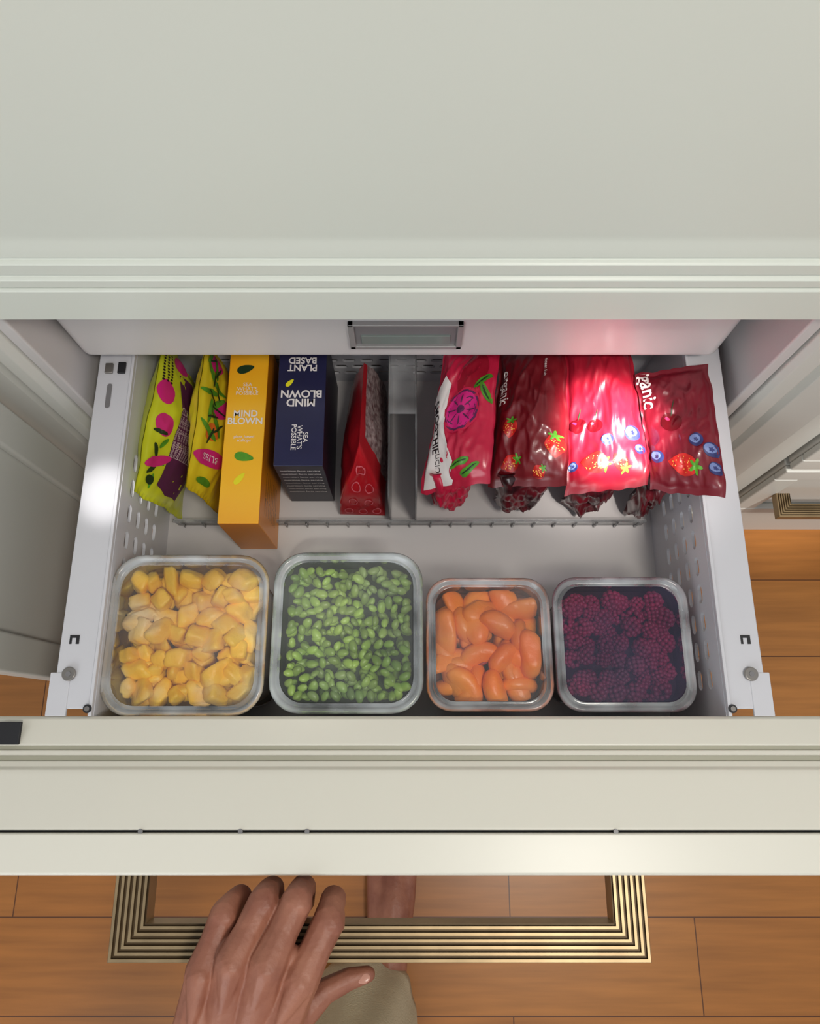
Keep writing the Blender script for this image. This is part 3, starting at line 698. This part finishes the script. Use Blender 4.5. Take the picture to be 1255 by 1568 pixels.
fc=[[(fx-.006,-.440,.034,.031),(fx-.004,-.39,.040,.033),(fx+.002,-.30,.034,.033),(fx+.006,-.225,.022,.021)],
    [(fx-.014,-.36,.030,.029),(fx-.022,-.29,.026,.025),(fx-.030,-.225,.018,.0175)],[(fx+.006,-.36,.030,.026),(fx+.018,-.29,.026,.025),(fx+.028,-.225,.020,.019)],
    [(fx-.010,-.430,.05,.032),(fx-.014,-.445,.10,.032),(fx-.020,-.455,.20,.040)]]
for i,(dx,ly,r) in enumerate(((.030,-.165,.0145),(.010,-.160,.0105),(-.006,-.166,.010),(-.021,-.175,.0095),(-.034,-.188,.009))):
    fc.append([(fx+dx*.9,-.225,.018,r*1.15),(fx+dx,ly-.02,r+.006,r*.9),(fx+dx,ly,r+.001,r)])
capsules(fc,'foot',.003,5,M_skin,person)
M_tr=mat('linen_trousers',srgb(206,196,166),0.85,var=.12,vscale=12,bump=.4,bscale=300)
v=[];f=[];n=72;rows=34
for j in range(rows+1):
    t=j/rows; z=.05+t*.77; cx=-.080-.050*t; cy=-.470-.11*t; R=.090+.004*t
    for i in range(n):
        a=2*math.pi*i/n
        fold=.006*math.sin(a*5+t*6)+.004*math.sin(a*9-t*9+1)+.010*noise.noise(Vector((math.cos(a)*1.5,math.sin(a)*1.5,t*6)))
        sq=1/((abs(math.cos(a))**3.2+abs(math.sin(a))**3.2)**(1/3.2))
        r=R*sq+fold
        v.append((cx+r*math.cos(a)*1.0,cy+r*math.sin(a)*1.0,z+(.006*math.sin(a*3) if j==0 else 0)))
for j in range(rows):
    for i in range(n): k=(i+1)%n; f.append((j*n+i,j*n+k,(j+1)*n+k,(j+1)*n+i))
f.append(tuple(range(rows*n,rows*n+n)))
tr=new_obj('trouser_leg',v,f,M_tr,person,True); sm=tr.modifiers.new('so','SOLIDIFY'); sm.thickness=.003

# ================= LIGHT / CAMERA =================
w=D.worlds.new('World'); SC.world=w; w.use_nodes=True; bg=w.node_tree.nodes['Background']; bg.inputs['Color'].default_value=(.91,.95,1,1); bg.inputs['Strength'].default_value=.46
def area(name,loc,target,size,power,col):
    l=D.lights.new(name,'AREA'); l.size=size; l.energy=power; l.color=col; o=D.objects.new(name,l); SC.collection.objects.link(o); o.location=loc
    o.rotation_euler=(Vector(target)-Vector(loc)).to_track_quat('-Z','Y').to_euler(); return o
def spot(name,loc,target,deg,power,col,blend=.8,rad=.02):
    l=D.lights.new(name,'SPOT'); l.spot_size=math.radians(deg); l.spot_blend=blend; l.energy=power; l.color=col; l.shadow_soft_size=rad; o=D.objects.new(name,l); SC.collection.objects.link(o); o.location=loc
    o.rotation_euler=(Vector(target)-Vector(loc)).to_track_quat('-Z','Y').to_euler(); return o
area('ceiling_lamp',(0.55,-0.45,2.5),(0,.1,.6),.35,17,(1,.94,.84))
area('added_front_fill',(-1.0,-1.8,1.7),(0,.3,.9),1.0,14,(.94,.98,1))  # added fill from the front to brighten the upper door; no window known
spot('added_spot',(.45,-.45,2.45),(.254,.362,.61),4.4,2900,(1,.94,.92),1.0,.015)  # added spot standing in for the sunlit patch on the red bags
spot('added_halo_spot',(.45,-.45,2.45),(.275,.34,.61),9,120,(1,.92,.86),1.0,.03)  # added wider beam for the halo round that patch, no fixture of its own
spot('added_spot_2',(.9,-.5,2.3),(.78,.40,.45),14,130,(1,.95,.88),.5,.03)  # added spot standing in for sun on the neighbouring drawer fronts
spot('added_spot_3',(.0,-.5,2.45),(-.12,.13,.6),7,60,(1,.96,.82),1.0,.05)  # added soft beam for the highlight on the edamame, source unseen
spot('added_spot_4',(-.1,-.5,2.45),(-.372,.275,.62),2.6,170,(1,.97,.93),1.0,.01)  # added narrow beam that makes the glint on the left rail
cam=D.cameras.new('cam'); cam.sensor_fit='VERTICAL'; cam.sensor_height=36; cam.lens=36*1100/1568; cam.clip_start=.01
co=D.objects.new('camera',cam); SC.collection.objects.link(co); co.location=(0,0,HC); co.rotation_euler=(math.radians(90-73.3),0,0)
SC.camera=co
